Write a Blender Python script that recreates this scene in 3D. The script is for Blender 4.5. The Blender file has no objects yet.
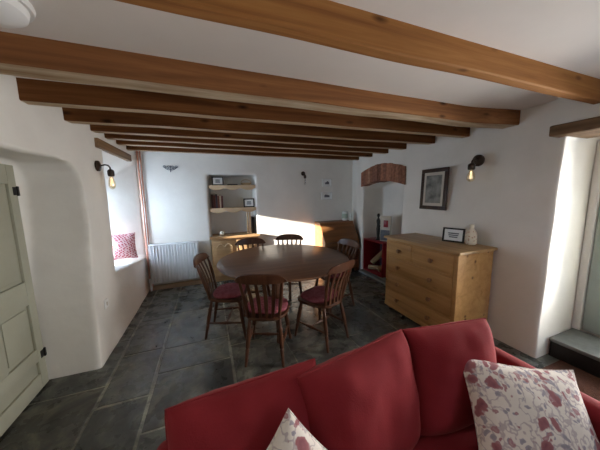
import bpy, bmesh, math, random
from mathutils import Vector, Matrix, noise
random.seed(7)
SC = bpy.context.scene
C = SC.collection
PI = math.pi
def R(d): return math.radians(d)

# ------------------------------------------------------------------ camera
def make_camera():
    yaw, pitch, roll = R(20.791), R(-7.504), R(-0.933)
    cy, sy, cp, sp, cr, sr = math.cos(yaw), math.sin(yaw), math.cos(pitch), math.sin(pitch), math.cos(roll), math.sin(roll)
    f = Vector((sy*cp, cy*cp, sp)); r0 = Vector((cy, -sy, 0)); u0 = r0.cross(f)
    r = cr*r0 + sr*u0; u = -sr*r0 + cr*u0
    cam = bpy.data.cameras.new('camera'); o = bpy.data.objects.new('camera', cam); C.objects.link(o)
    m = Matrix((r, u, -f)).transposed().to_4x4(); m.translation = Vector((0, 0, 1.5))
    o.matrix_world = m
    cam.sensor_width = 36; cam.lens = 239.945/600*36; cam.clip_start = 0.02
    SC.camera = o
make_camera()

# ------------------------------------------------------------------ light and exposure
SC.view_settings.view_transform = 'Standard'; SC.view_settings.look = 'None'
SC.view_settings.gamma = 1; SC.view_settings.use_curve_mapping = False
SC.view_settings.exposure = 0.76
w = bpy.data.worlds.new('sky'); SC.world = w; w.use_nodes = True
bg = w.node_tree.nodes['Background']; bg.inputs[0].default_value = (0.48, 0.70, 1.0, 1); bg.inputs[1].default_value = 3.6
def sun(name, d, e, col, ang=0.6):
    l = bpy.data.lights.new(name, 'SUN'); l.energy = e; l.color = col; l.angle = R(ang)
    o = bpy.data.objects.new(name, l); C.objects.link(o)
    o.rotation_euler = Vector(d).to_track_quat('-Z', 'Y').to_euler(); return o
sun('winter_sun', (1.0, 0.165, -0.212), 30, (1.0, 0.94, 0.84), 1.0)
def area(name, loc, d, sx, sy, e, col, spread=180):
    l = bpy.data.lights.new(name, 'AREA'); l.shape = 'RECTANGLE'; l.size = sx; l.size_y = sy; l.energy = e; l.color = col
    l.spread = R(spread)
    o = bpy.data.objects.new(name, l); C.objects.link(o); o.location = loc
    o.rotation_euler = Vector(d).to_track_quat('-Z', 'Y').to_euler(); return o
area('daylight_left_window', (-1.95, 3.35, 1.25), (1, 0.30, -0.1), 1.1, 1.2, 46, (0.66, 0.82, 1.0))
area('daylight_right_door', (4.9, 0.30, 1.35), (-1, 0.10, -0.03), 2.2, 1.8, 430, (1.0, 0.955, 0.89))
area('rear_fill_light', (2.3, -2.35, 1.4), (-0.2, 1, -0.1), 1.2, 0.9, 7, (1.0, 0.93, 0.86))  # added fill lamp behind the camera, lifts surfaces that face it

# ------------------------------------------------------------------ material helpers
def new_mat(name, base=(0.8, 0.8, 0.8), rough=0.6, metal=0.0, spec=0.5):
    m = bpy.data.materials.new(name); m.use_nodes = True
    b = m.node_tree.nodes['Principled BSDF']
    b.inputs['Base Color'].default_value = (*base, 1); b.inputs['Roughness'].default_value = rough
    b.inputs['Metallic'].default_value = metal; b.inputs['Specular IOR Level'].default_value = spec
    return m, m.node_tree, b
def node(nt, t, **kw):
    n = nt.nodes.new(t)
    for k, v in kw.items():
        if hasattr(n, k): setattr(n, k, v)
        else: n.inputs[k.replace('_', ' ')].default_value = v
    return n
def ramp(nt, stops):
    r = nt.nodes.new('ShaderNodeValToRGB'); e = r.color_ramp.elements
    while len(e) < len(stops): e.new(0.5)
    for i, (p, c) in enumerate(stops):
        e[i].position = p; e[i].color = (*c, 1)
    return r
def coords(nt, scale=(1, 1, 1), kind='Object', rot=(0, 0, 0)):
    t = nt.nodes.new('ShaderNodeTexCoord'); mp = nt.nodes.new('ShaderNodeMapping')
    mp.inputs['Scale'].default_value = scale; mp.inputs['Rotation'].default_value = rot
    nt.links.new(t.outputs[kind], mp.inputs[0]); return mp
def bump(nt, b, src, strength=0.3, dist=0.01):
    n = nt.nodes.new('ShaderNodeBump'); n.inputs['Strength'].default_value = strength; n.inputs['Distance'].default_value = dist
    nt.links.new(src, n.inputs['Height']); nt.links.new(n.outputs[0], b.inputs['Normal']); return n
def noisy(name, c1, c2, scale=4, rough=0.7, bs=0.2, bscale=30, dist=0.01, spec=0.3, sc=(1, 1, 1), metal=0):
    m, nt, b = new_mat(name, c1, rough, metal, spec)
    mp = coords(nt, sc)
    n = node(nt, 'ShaderNodeTexNoise', Scale=scale, Detail=5.0, Roughness=0.6)
    nt.links.new(mp.outputs[0], n.inputs['Vector'])
    r = ramp(nt, [(0.32, c1), (0.68, c2)]); nt.links.new(n.outputs[0], r.inputs[0]); nt.links.new(r.outputs[0], b.inputs['Base Color'])
    if bs:
        n2 = node(nt, 'ShaderNodeTexNoise', Scale=bscale, Detail=4.0)
        nt.links.new(mp.outputs[0], n2.inputs['Vector']); bump(nt, b, n2.outputs[0], bs, dist)
    return m
def wood(name, dark, mid, light, axis='X', rough=0.45, scale=1.0, knots=False, spec=0.4, sc=9):
    m, nt, b = new_mat(name, mid, rough, 0, spec)
    s = {'X': (0.35, sc, sc), 'Y': (sc, 0.35, sc), 'Z': (sc, sc, 0.35)}[axis]
    mp = coords(nt, tuple(v*scale for v in s))
    n = node(nt, 'ShaderNodeTexNoise', Scale=1.6, Detail=6.0, Roughness=0.62, Distortion=0.6)
    nt.links.new(mp.outputs[0], n.inputs['Vector'])
    r = ramp(nt, [(0.28, dark), (0.5, mid), (0.74, light)]); nt.links.new(n.outputs[0], r.inputs[0])
    out = r.outputs[0]
    if knots:
        k = {'X': (2.6, 7, 7), 'Y': (7, 2.6, 7), 'Z': (7, 7, 2.6)}[axis]
        mp2 = coords(nt, k)
        v = node(nt, 'ShaderNodeTexVoronoi', Scale=1.0, Randomness=1.0); nt.links.new(mp2.outputs[0], v.inputs['Vector'])
        r2 = ramp(nt, [(0.05, (1, 1, 1)), (0.15, (0, 0, 0))]); nt.links.new(v.outputs['Distance'], r2.inputs[0])
        mx = node(nt, 'ShaderNodeMix', data_type='RGBA'); nt.links.new(r2.outputs[0], mx.inputs[0])
        nt.links.new(out, mx.inputs[6]); mx.inputs[7].default_value = (dark[0]*.35, dark[1]*.3, dark[2]*.3, 1)
        out = mx.outputs[2]
    nt.links.new(out, b.inputs['Base Color'])
    bump(nt, b, n.outputs[0], 0.25, 0.004)
    return m
M = {}
M['plaster'] = noisy('lime_plaster', (0.77, 0.74, 0.68), (0.84, 0.81, 0.75), 2.2, 0.85, 0.3, 9, 0.01, 0.2)
M['ceiling'] = noisy('ceiling_plaster', (0.77, 0.71, 0.66), (0.82, 0.76, 0.705), 1.5, 0.9, 0.25, 7, 0.01, 0.2)
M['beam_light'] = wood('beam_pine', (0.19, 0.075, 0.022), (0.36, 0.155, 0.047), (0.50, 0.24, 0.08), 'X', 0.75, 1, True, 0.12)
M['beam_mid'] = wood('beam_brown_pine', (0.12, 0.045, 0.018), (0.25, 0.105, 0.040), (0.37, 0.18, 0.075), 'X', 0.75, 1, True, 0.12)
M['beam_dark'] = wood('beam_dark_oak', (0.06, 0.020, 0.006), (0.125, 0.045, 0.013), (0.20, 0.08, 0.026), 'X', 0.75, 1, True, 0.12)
M['pale_underside'] = noisy('patchy_pale_timber', (0.30, 0.18, 0.09), (0.62, 0.50, 0.35), 2.2, 0.8, 0.3, 20, 0.004, 0.2, (0.8, 6, 6))  # patchy paler timber tone for the beam bottom faces
M['lintel_wood'] = wood('lintel_oak', (0.11, 0.065, 0.03), (0.22, 0.13, 0.065), (0.32, 0.2, 0.1), 'Y', 0.7, 1, True)
M['pine'] = wood('waxed_pine', (0.34, 0.17, 0.058), (0.47, 0.26, 0.095), (0.55, 0.33, 0.135), 'Y', 0.5, 1, True, 0.2)
M['pine_front'] = M['pine']
M['pine_top'] = wood('pine_top', (0.30, 0.17, 0.06), (0.42, 0.26, 0.11), (0.50, 0.32, 0.15), 'Y', 0.4)
M['pine_x'] = wood('cupboard_pine', (0.34, 0.19, 0.085), (0.46, 0.28, 0.135), (0.55, 0.36, 0.19), 'X', 0.45)
M['shelf_wood'] = wood('pale_shelf_wood', (0.5, 0.33, 0.18), (0.62, 0.45, 0.27), (0.72, 0.56, 0.37), 'X', 0.6)
M['bureau'] = wood('bureau_wood', (0.15, 0.058, 0.018), (0.24, 0.10, 0.034), (0.32, 0.145, 0.055), 'X', 0.35)
M['bureau_dark'] = wood('bureau_dark_wood', (0.10, 0.04, 0.014), (0.17, 0.07, 0.025), (0.23, 0.10, 0.04), 'X', 0.35)
M['table'] = wood('table_mahogany', (0.095, 0.040, 0.019), (0.15, 0.068, 0.034), (0.20, 0.10, 0.055), 'X', 0.33, 1, False, 0.55)
M['chair'] = wood('chair_wood', (0.045, 0.016, 0.008), (0.085, 0.032, 0.016), (0.14, 0.06, 0.03), 'Z', 0.36, 1, False, 0.3)
M['knob'] = wood('knob_wood', (0.14, 0.06, 0.02), (0.24, 0.11, 0.04), (0.32, 0.16, 0.06), 'X', 0.4)
M['black'] = noisy('black_paint', (0.012, 0.011, 0.011), (0.025, 0.022, 0.02), 5, 0.45, 0.1)
M['iron'] = noisy('dark_bronze', (0.035, 0.022, 0.014), (0.07, 0.045, 0.03), 20, 0.4, 0.1, 60, 0.002, 0.5, metal=0.6)
M['copper'] = noisy('copper_pipe', (0.62, 0.28, 0.19), (0.74, 0.4, 0.3), 12, 0.35, 0, metal=0.5)
M['white_metal'] = noisy('white_enamel', (0.80, 0.82, 0.84), (0.84, 0.85, 0.87), 2, 0.35, 0)
M['white_plastic'] = noisy('white_plastic', (0.80, 0.79, 0.77), (0.83, 0.82, 0.80), 2, 0.35, 0)
M['door_paint'] = noisy('sage_door_paint', (0.36, 0.355, 0.27), (0.42, 0.415, 0.325), 3, 0.5, 0.1, 40, 0.002)
M['door_grey'] = noisy('grey_green_paint', (0.34, 0.40, 0.37), (0.40, 0.46, 0.43), 3, 0.5, 0.1, 40, 0.002)
M['frame_white'] = noisy('white_gloss_paint', (0.74, 0.73, 0.70), (0.79, 0.78, 0.75), 5, 0.4, 0.1)
M['stone'] = noisy('grey_stone', (0.15, 0.16, 0.15), (0.22, 0.23, 0.215), 6, 0.7, 0.3)
M['cream'] = noisy('cream_glaze', (0.72, 0.66, 0.52), (0.78, 0.73, 0.60), 8, 0.3, 0)
M['white_glaze'] = noisy('white_glaze', (0.74, 0.76, 0.72), (0.8, 0.82, 0.78), 4, 0.25, 0)
M['green_glaze'] = noisy('pale_green_glaze', (0.36, 0.46, 0.38), (0.45, 0.54, 0.46), 6, 0.3, 0)
M['paper'] = noisy('paper', (0.88, 0.88, 0.86), (0.92, 0.92, 0.90), 3, 0.7, 0)
M['ink'] = noisy('ink', (0.10, 0.11, 0.13), (0.2, 0.21, 0.24), 14, 0.7, 0)
M['frame_dark'] = wood('dark_frame_wood', (0.02, 0.009, 0.005), (0.04, 0.018, 0.010), (0.065, 0.03, 0.016), 'Z', 0.35)
M['mount'] = noisy('cream_mount', (0.55, 0.50, 0.42), (0.62, 0.57, 0.48), 5, 0.7, 0)
M['red_enamel'] = noisy('red_enamel', (0.22, 0.008, 0.014), (0.28, 0.012, 0.02), 4, 0.3, 0)
M['box_dark'] = noisy('dark_box_interior', (0.03, 0.022, 0.03), (0.06, 0.045, 0.06), 8, 0.9, 0.3)  # dark purplish tone for the log box back panel
M['mat_brown'] = noisy('brown_doormat', (0.06, 0.02, 0.011), (0.10, 0.038, 0.02), 60, 0.95, 0.8, 200, 0.01)
M['skirting'] = wood('oak_skirting', (0.36, 0.25, 0.15), (0.48, 0.34, 0.22), (0.56, 0.42, 0.29), 'X', 0.6)
M['log'] = noisy('log_bark', (0.25, 0.15, 0.08), (0.42, 0.28, 0.16), 12, 0.9, 0.8, 30, 0.01)
M['log_end'] = noisy('log_end_grain', (0.62, 0.50, 0.34), (0.72, 0.6, 0.43), 20, 0.8, 0.2)

def velvet():
    m, nt, b = new_mat('red_sofa_fabric', (0.30, 0.022, 0.03), 0.85, 0, 0.15)
    mp = coords(nt)
    n = node(nt, 'ShaderNodeTexNoise', Scale=5.0, Detail=5.0); nt.links.new(mp.outputs[0], n.inputs['Vector'])
    r = ramp(nt, [(0.3, (0.18, 0.012, 0.016)), (0.7, (0.235, 0.018, 0.024))]); nt.links.new(n.outputs[0], r.inputs[0]); nt.links.new(r.outputs[0], b.inputs['Base Color'])
    b.inputs['Sheen Weight'].default_value = 0.3; b.inputs['Sheen Roughness'].default_value = 0.4; b.inputs['Sheen Tint'].default_value = (1, 0.35, 0.32, 1)
    n2 = node(nt, 'ShaderNodeTexNoise', Scale=220.0, Detail=2.0); nt.links.new(mp.outputs[0], n2.inputs['Vector'])
    bump(nt, b, n2.outputs[0], 0.25, 0.003)
    return m
M['sofa'] = velvet()
M['pad'] = noisy('red_seat_pad', (0.22, 0.04, 0.055), (0.36, 0.12, 0.145), 26, 0.9, 0.4, 90, 0.004, 0.2)
def floral(name, scale=1.0):
    m, nt, b = new_mat(name, (0.8, 0.76, 0.7), 0.85, 0, 0.2)
    mp = coords(nt, (scale,)*3)
    wob = node(nt, 'ShaderNodeTexNoise', Scale=14.0, Detail=3.0); nt.links.new(mp.outputs[0], wob.inputs['Vector'])
    add = node(nt, 'ShaderNodeMix', data_type='RGBA'); add.blend_type = 'LINEAR_LIGHT'; add.inputs[0].default_value = 0.05
    nt.links.new(mp.outputs[0], add.inputs[6]); nt.links.new(wob.outputs[1], add.inputs[7])
    def layer(base, sc, lo, hi, col, col2, keep, seedoff):
        o = node(nt, 'ShaderNodeVectorMath'); o.operation = 'ADD'; o.inputs[1].default_value = (seedoff, seedoff*.7, seedoff*1.3)
        nt.links.new(add.outputs[2], o.inputs[0])
        v = node(nt, 'ShaderNodeTexVoronoi', Scale=sc, Randomness=0.9); nt.links.new(o.outputs[0], v.inputs['Vector'])
        r = ramp(nt, [(lo, (1, 1, 1)), (hi, (0, 0, 0))]); nt.links.new(v.outputs['Distance'], r.inputs[0])
        sep = node(nt, 'ShaderNodeSeparateColor'); nt.links.new(v.outputs['Color'], sep.inputs[0])
        lt = node(nt, 'ShaderNodeMath'); lt.operation = 'LESS_THAN'; lt.inputs[1].default_value = keep; nt.links.new(sep.outputs[0], lt.inputs[0])
        mu = node(nt, 'ShaderNodeMath'); mu.operation = 'MULTIPLY'; nt.links.new(lt.outputs[0], mu.inputs[0]); nt.links.new(r.outputs[0], mu.inputs[1])
        cr = ramp(nt, [(0.0, col2), (lo*0.9, col)]); nt.links.new(v.outputs['Distance'], cr.inputs[0])
        mx = node(nt, 'ShaderNodeMix', data_type='RGBA'); nt.links.new(mu.outputs[0], mx.inputs[0])
        nt.links.new(base, mx.inputs[6]); nt.links.new(cr.outputs[0], mx.inputs[7]); return mx.outputs[2]
    base = node(nt, 'ShaderNodeRGB'); base.outputs[0].default_value = (0.74, 0.67, 0.60, 1)
    # vines: thin contour lines of a noise
    vn = node(nt, 'ShaderNodeTexNoise', Scale=24.0, Detail=2.0); nt.links.new(mp.outputs[0], vn.inputs['Vector'])
    vr = ramp(nt, [(0.45, (0, 0, 0)), (0.485, (1, 1, 1)), (0.515, (1, 1, 1)), (0.55, (0, 0, 0))]); nt.links.new(vn.outputs[0], vr.inputs[0])
    vm = node(nt, 'ShaderNodeMix', data_type='RGBA'); nt.links.new(vr.outputs[0], vm.inputs[0]); nt.links.new(base.outputs[0], vm.inputs[6]); vm.inputs[7].default_value = (0.50, 0.42, 0.41, 1)
    c = layer(vm.outputs[2], 30.0, 0.30, 0.36, (0.36, 0.32, 0.35), (0.28, 0.25, 0.28), 0.75, 3.1)
    c = layer(c, 26.0, 0.26, 0.33, (0.38, 0.20, 0.21), (0.50, 0.33, 0.32), 0.6, 8.4)
    c = layer(c, 17.0, 0.33, 0.40, (0.33, 0.13, 0.14), (0.20, 0.075, 0.09), 0.50, 0.0)
    nt.links.new(c, b.inputs['Base Color'])
    n2 = node(nt, 'ShaderNodeTexNoise', Scale=200.0); nt.links.new(mp.outputs[0], n2.inputs['Vector']); bump(nt, b, n2.outputs[0], 0.2, 0.002)
    return m
M['floral'] = floral('floral_cotton')
def redweave():
    m, nt, b = new_mat('red_white_weave', (0.6, 0.15, 0.18), 0.9, 0, 0.2)
    mp = coords(nt, (1, 1, 1), rot=(0.3, 0.5, 0.785))
    v = node(nt, 'ShaderNodeTexVoronoi', Scale=42.0, Randomness=0.35); nt.links.new(mp.outputs[0], v.inputs['Vector'])
    r = ramp(nt, [(0.34, (0.46, 0.055, 0.09)), (0.5, (0.74, 0.5, 0.52))]); nt.links.new(v.outputs['Distance'], r.inputs[0]); nt.links.new(r.outputs[0], b.inputs['Base Color'])
    return m
M['weave'] = redweave()
def slate():
    m, nt, b = new_mat('slate_flags', (0.1, 0.11, 0.11), 0.3, 0, 0.5)
    at = node(nt, 'ShaderNodeVertexColor', layer_name='slab')
    mp = coords(nt)
    n = node(nt, 'ShaderNodeTexNoise', Scale=3.0, Detail=9.0, Roughness=0.68, Distortion=1.6); nt.links.new(mp.outputs[0], n.inputs['Vector'])
    r = ramp(nt, [(0.34, (0.35, 0.35, 0.35)), (0.5, (0.95, 0.95, 0.95)), (0.64, (2.2, 2.2, 1.95))]); nt.links.new(n.outputs[0], r.inputs[0])
    mx = node(nt, 'ShaderNodeMix', data_type='RGBA'); mx.blend_type = 'MULTIPLY'; mx.inputs[0].default_value = 1
    nt.links.new(at.outputs[0], mx.inputs[6]); nt.links.new(r.outputs[0], mx.inputs[7]); nt.links.new(mx.outputs[2], b.inputs['Base Color'])
    n2 = node(nt, 'ShaderNodeTexNoise', Scale=7.0, Detail=5.0); nt.links.new(mp.outputs[0], n2.inputs['Vector'])
    rr = ramp(nt, [(0.3, (0.16,)*3), (0.7, (0.42,)*3)]); nt.links.new(n2.outputs[0], rr.inputs[0]); nt.links.new(rr.outputs[0], b.inputs['Roughness'])
    bump(nt, b, n2.outputs[0], 0.35, 0.012)
    return m
M['slate'] = slate()
def brick():
    m, nt, b = new_mat('old_brick', (0.4, 0.16, 0.1), 0.9, 0, 0.2)
    at = node(nt, 'ShaderNodeVertexColor', layer_name='slab')
    mp = coords(nt)
    n = node(nt, 'ShaderNodeTexNoise', Scale=28.0, Detail=6.0); nt.links.new(mp.outputs[0], n.inputs['Vector'])
    r = ramp(nt, [(0.3, (0.7,)*3), (0.7, (1.25,)*3)]); nt.links.new(n.outputs[0], r.inputs[0])
    mx = node(nt, 'ShaderNodeMix', data_type='RGBA'); mx.blend_type = 'MULTIPLY'; mx.inputs[0].default_value = 1
    nt.links.new(at.outputs[0], mx.inputs[6]); nt.links.new(r.outputs[0], mx.inputs[7]); nt.links.new(mx.outputs[2], b.inputs['Base Color'])
    bump(nt, b, n.outputs[0], 0.5, 0.006); return m
M['brick'] = brick()
def glass(name, tint=(1, 1, 1), mixf=0.08):
    m = bpy.data.materials.new(name); m.use_nodes = True; nt = m.node_tree; nt.nodes.clear()
    o = nt.nodes.new('ShaderNodeOutputMaterial'); t = nt.nodes.new('ShaderNodeBsdfTransparent'); g = nt.nodes.new('ShaderNodeBsdfGlossy'); mx = nt.nodes.new('ShaderNodeMixShader')
    t.inputs[0].default_value = (*tint, 1); g.inputs['Roughness'].default_value = 0.02; mx.inputs[0].default_value = mixf
    nt.links.new(t.outputs[0], mx.inputs[1]); nt.links.new(g.outputs[0], mx.inputs[2]); nt.links.new(mx.outputs[0], o.inputs[0]); return m
M['glass'] = glass('window_glass')
M['amber'] = glass('amber_bulb_glass', (1.0, 0.92, 0.74), 0.2)
def emit(name, col, s):
    m, nt, b = new_mat(name, col, 0.5); b.inputs['Emission Color'].default_value = (*col, 1); b.inputs['Emission Strength'].default_value = s; return m
M['filament'] = emit('glowing_filament', (1.0, 0.85, 0.6), 1.0)
def vase_pattern():
    m, nt, b = new_mat('patterned_vase', (0.7, 0.63, 0.5), 0.35)
    mp = coords(nt); v = node(nt, 'ShaderNodeTexVoronoi', Scale=38.0, Randomness=0.9); nt.links.new(mp.outputs[0], v.inputs['Vector'])
    r = ramp(nt, [(0.22, (0.50, 0.30, 0.20)), (0.36, (0.72, 0.65, 0.52))]); nt.links.new(v.outputs['Distance'], r.inputs[0]); nt.links.new(r.outputs[0], b.inputs['Base Color']); return m
M['vase'] = vase_pattern()
def drawing():
    m, nt, b = new_mat('faded_drawing', (0.3, 0.3, 0.28), 0.6)
    mp = coords(nt, (1, 1, 1)); n = node(nt, 'ShaderNodeTexNoise', Scale=9.0, Detail=6.0); nt.links.new(mp.outputs[0], n.inputs['Vector'])
    r = ramp(nt, [(0.35, (0.10, 0.105, 0.095)), (0.5, (0.22, 0.22, 0.195)), (0.7, (0.36, 0.35, 0.31))]); nt.links.new(n.outputs[0], r.inputs[0]); nt.links.new(r.outputs[0], b.inputs['Base Color']); return m
M['drawing'] = drawing()
def colour(name, c, rough=0.6):
    if name not in M: M[name] = noisy(name, c, tuple(min(1, v*1.2) for v in c), 10, rough, 0)
    return M[name]

# ------------------------------------------------------------------ mesh helpers
def box(bm, x0, x1, y0, y1, z0, z1, bev=0.0, mat=None, seg=2):
    r = bmesh.ops.create_cube(bm, size=1.0); vs = r['verts']
    for v in vs:
        v.co = Vector(((x0+x1)/2 + v.co.x*(x1-x0), (y0+y1)/2 + v.co.y*(y1-y0), (z0+z1)/2 + v.co.z*(z1-z0)))
        if mat is not None: v.co = mat @ v.co
    if bev:
        es = list({e for v in vs for e in v.link_edges})
        bmesh.ops.bevel(bm, geom=es, offset=bev, segments=seg, affect='EDGES', profile=0.5)
    return bm
def BM(): return bmesh.new()
def bx(*a, **k): return box(BM(), *a, **k)
def frame_axes(d):
    d = d.normalized(); a = Vector((0, 0, 1)) if abs(d.z) < 0.95 else Vector((1, 0, 0))
    u = d.cross(a).normalized(); return u, d.cross(u).normalized()
def tube(bm, pts, rad, n=10, cap=True, closed=False):
    pts = [Vector(p) for p in pts]; rads = rad if isinstance(rad, (list, tuple)) else [rad]*len(pts)
    rings = []; u = None
    for i, p in enumerate(pts):
        if closed: d = pts[(i+1) % len(pts)] - pts[i-1]
        else: d = (pts[min(i+1, len(pts)-1)] - pts[max(i-1, 0)])
        d.normalize()
        if u is None: u, _ = frame_axes(d)
        u = (u - d*u.dot(d)).normalized(); v = d.cross(u)
        rings.append([bm.verts.new(p + rads[i]*(math.cos(2*PI*k/n)*u + math.sin(2*PI*k/n)*v)) for k in range(n)])
    m = len(rings)
    for i in range(m if closed else m-1):
        a, b = rings[i], rings[(i+1) % m]
        for k in range(n): bm.faces.new((a[k], a[(k+1) % n], b[(k+1) % n], b[k]))
    if cap and not closed:
        bm.faces.new(rings[0][::-1]); bm.faces.new(rings[-1])
    return bm
def turned(bm, a, b, prof, n=12):
    """prof: list of (t along a->b, radius)"""
    a = Vector(a); b = Vector(b)
    return tube(bm, [a.lerp(b, t) for t, r in prof], [r for t, r in prof], n)
def lathe(bm, prof, n=24, c=(0, 0, 0)):
    rings = []
    for r, z in prof:
        rings.append([bm.verts.new((c[0]+max(r, 1e-4)*math.cos(2*PI*k/n), c[1]+max(r, 1e-4)*math.sin(2*PI*k/n), c[2]+z)) for k in range(n)])
    for a, b in zip(rings, rings[1:]):
        for k in range(n): bm.faces.new((a[k], a[(k+1) % n], b[(k+1) % n], b[k]))
    bm.faces.new(rings[0][::-1]); bm.faces.new(rings[-1]); return bm
def prism(bm, pts, vec, bev=0):
    vs = [bm.verts.new(p) for p in pts]; f = bm.faces.new(vs)
    r = bmesh.ops.extrude_face_region(bm, geom=[f]); nv = [g for g in r['geom'] if isinstance(g, bmesh.types.BMVert)]
    bmesh.ops.translate(bm, vec=Vector(vec), verts=nv)
    bmesh.ops.recalc_face_normals(bm, faces=bm.faces)
    if bev: bmesh.ops.bevel(bm, geom=list(bm.edges), offset=bev, segments=2, affect='EDGES')
    return bm
def loft(pa, pb):
    bm = BM(); a = [bm.verts.new(p) for p in pa]; b = [bm.verts.new(p) for p in pb]
    for i in range(len(a)): bm.faces.new((a[i], a[(i+1) % len(a)], b[(i+1) % len(a)], b[i]))
    bm.faces.new(a[::-1]); bm.faces.new(b); return bm
def obj(name, bm, mat, parent=None, loc=(0, 0, 0), rot=(0, 0, 0), smooth=True, label=None):
    bmesh.ops.recalc_face_normals(bm, faces=bm.faces)
    me = bpy.data.meshes.new(name); bm.to_mesh(me); bm.free()
    if smooth:
        me.shade_smooth()
        try: me.set_sharp_from_angle(angle=R(38))
        except Exception: pass
    o = bpy.data.objects.new(name, me); C.objects.link(o); me.materials.append(mat)
    o.location = loc; o.rotation_euler = rot
    if parent: o.parent = parent
    if label: o['label'] = label
    return o
def tag(o, label, cat, group=None, kind=None):
    o['label'] = label; o['category'] = cat
    if group: o['group'] = group
    if kind: o['kind'] = kind
    return o
def thing(name, label, cat, loc=(0, 0, 0), rotz=0, group=None):
    o = bpy.data.objects.new(name, None); C.objects.link(o); o.location = loc; o.rotation_euler = (0, 0, rotz); o.empty_display_size = 0.1
    return tag(o, label, cat, group)
def dup(root, loc, rotz, label=None):
    r = root.copy(); C.objects.link(r); r.location = loc; r.rotation_euler = (0, 0, rotz)
    if label: r['label'] = label
    for ch in list(root.children):
        c = ch.copy(); C.objects.link(c); c.parent = r
        for g in ch.children:
            d = g.copy(); C.objects.link(d); d.parent = c
    return r
def struct(name, bm, mat, smooth=True, **k):
    o = obj(name, bm, mat, smooth=smooth, **k); o['kind'] = 'structure'; return o
def smooth01(t): t = max(0, min(1, t)); return t*t*(3-2*t)

# ------------------------------------------------------------------ plaster walls: boxes cut by openings, softened like old lime plaster
def plaster_wall(name, body, cutters, disp, voxel=0.02, sm=2):
    def tmp(bm):
        bmesh.ops.recalc_face_normals(bm, faces=bm.faces)
        me = bpy.data.meshes.new('t'); bm.to_mesh(me); bm.free(); o = bpy.data.objects.new('t', me); C.objects.link(o); return o
    o = tmp(body); cs = []
    for c in cutters:
        k = tmp(c); cs.append(k)
        md = o.modifiers.new('b', 'BOOLEAN'); md.operation = 'DIFFERENCE'; md.object = k; md.solver = 'EXACT'
    md = o.modifiers.new('r', 'REMESH'); md.mode = 'VOXEL'; md.voxel_size = voxel
    md = o.modifiers.new('s', 'SMOOTH'); md.iterations = sm; md.factor = 0.5
    dg = bpy.context.evaluated_depsgraph_get(); dg.update()
    me = bpy.data.meshes.new_from_object(o.evaluated_get(dg))
    for k in cs + [o]:
        m0 = k.data; bpy.data.objects.remove(k); bpy.data.meshes.remove(m0)
    for v in me.vertices:
        v.co += disp(v.co)
        n = (noise.noise_vector(v.co*2.3)*0.007 + noise.noise_vector(v.co*6.0)*0.0025)*(0.3 if name == 'wall_far' else 1.0)
        v.co += n
    me.name = name; me.shade_smooth(); me.materials.clear(); me.materials.append(M['plaster'])
    w = bpy.data.objects.new(name, me); C.objects.link(w); w['kind'] = 'structure'
    return w
CEIL = 2.235; FARY = 4.3; BACKY = -2.0
def ldisp(p):
    # the left wall leans back towards the ceiling above the doorway
    return Vector((-0.10*smooth01((p.x+1.36)/0.36)*smooth01((p.z-1.2)/0.9)*smooth01((3.0-p.y)/0.8), 0, 0))
left = plaster_wall('wall_left', bx(-1.46, -0.96, -2.1, 4.32, -0.03, 2.5), [
    prism(BM(), [(-1.37, 1.25, -0.1), (-1.37, 1.25, 1.775), (-1.37, 2.36, 1.785), (-1.37, 2.50, 1.765), (-1.37, 2.565, 1.70), (-1.37, 2.58, 1.6), (-1.37, 2.56, 1.4), (-1.37, 2.49, 1.0), (-1.37, 2.44, 0.6), (-1.37, 2.44, -0.1)], (0.6, 0, 0)),
    loft([(-0.86, 2.93, 0.69), (-0.86, 4.36, 0.53), (-0.86, 4.36, 2.06), (-0.86, 2.97, 2.06)], [(-1.60, 3.44, 0.70), (-1.60, 3.85, 0.70), (-1.60, 3.85, 1.49), (-1.60, 3.44, 1.49)])], ldisp)
def wall_x(y): return 2.65 + 0.04*smooth01((y-1.4)/1.0) + 0.11*smooth01((y-3.75)/0.5)
def rdisp(p): return Vector((wall_x(p.y) - 2.65 + 0.12*smooth01((p.z-1.1)/1.0)*smooth01((2.9-p.y)/1.0)*smooth01((p.y-1.0)/0.3), 0, 0))
def arch_pts(x, y0, y1, zs, zc, n=10):
    return [(x, y0, -0.1), (x, y0, zs)] + [(x, y0+(y1-y0)*i/n, zs + (zc-zs)*math.sin(PI*i/n)) for i in range(1, n)] + [(x, y1, zs), (x, y1, -0.1)]
right = plaster_wall('wall_right', bx(2.65, 3.6, -2.1, 4.32, -0.03, 2.5), [
    prism(BM(), arch_pts(2.4, 2.80, 3.77, 1.60, 1.69), (0.72, 0, 0)),
    prism(BM(), arch_pts(2.4, 2.80, 3.77, 1.70, 1.90), (0.36, 0, 0)),
    bx(2.3, 3.24, 0.10, 1.10, -0.1, 1.93), bx(2.3, 3.9, 0.20, 0.84, 0.48, 1.86)], rdisp)
far = plaster_wall('wall_far', bx(-1.5, 3.6, 4.3, 4.85, -0.03, 2.5), [bx(0.02, 0.80, 4.0, 4.62, -0.1, 1.83)], lambda p: Vector((0, 0, 0)), 0.024, 2)
rear = plaster_wall('wall_rear', bx(-1.5, 3.6, -2.5, -2.0, -0.03, 2.5), [bx(1.7, 2.9, -2.6, -1.9, 0.95, 1.85)], lambda p: Vector((0, 0, 0)), 0.05, 2)

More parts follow.
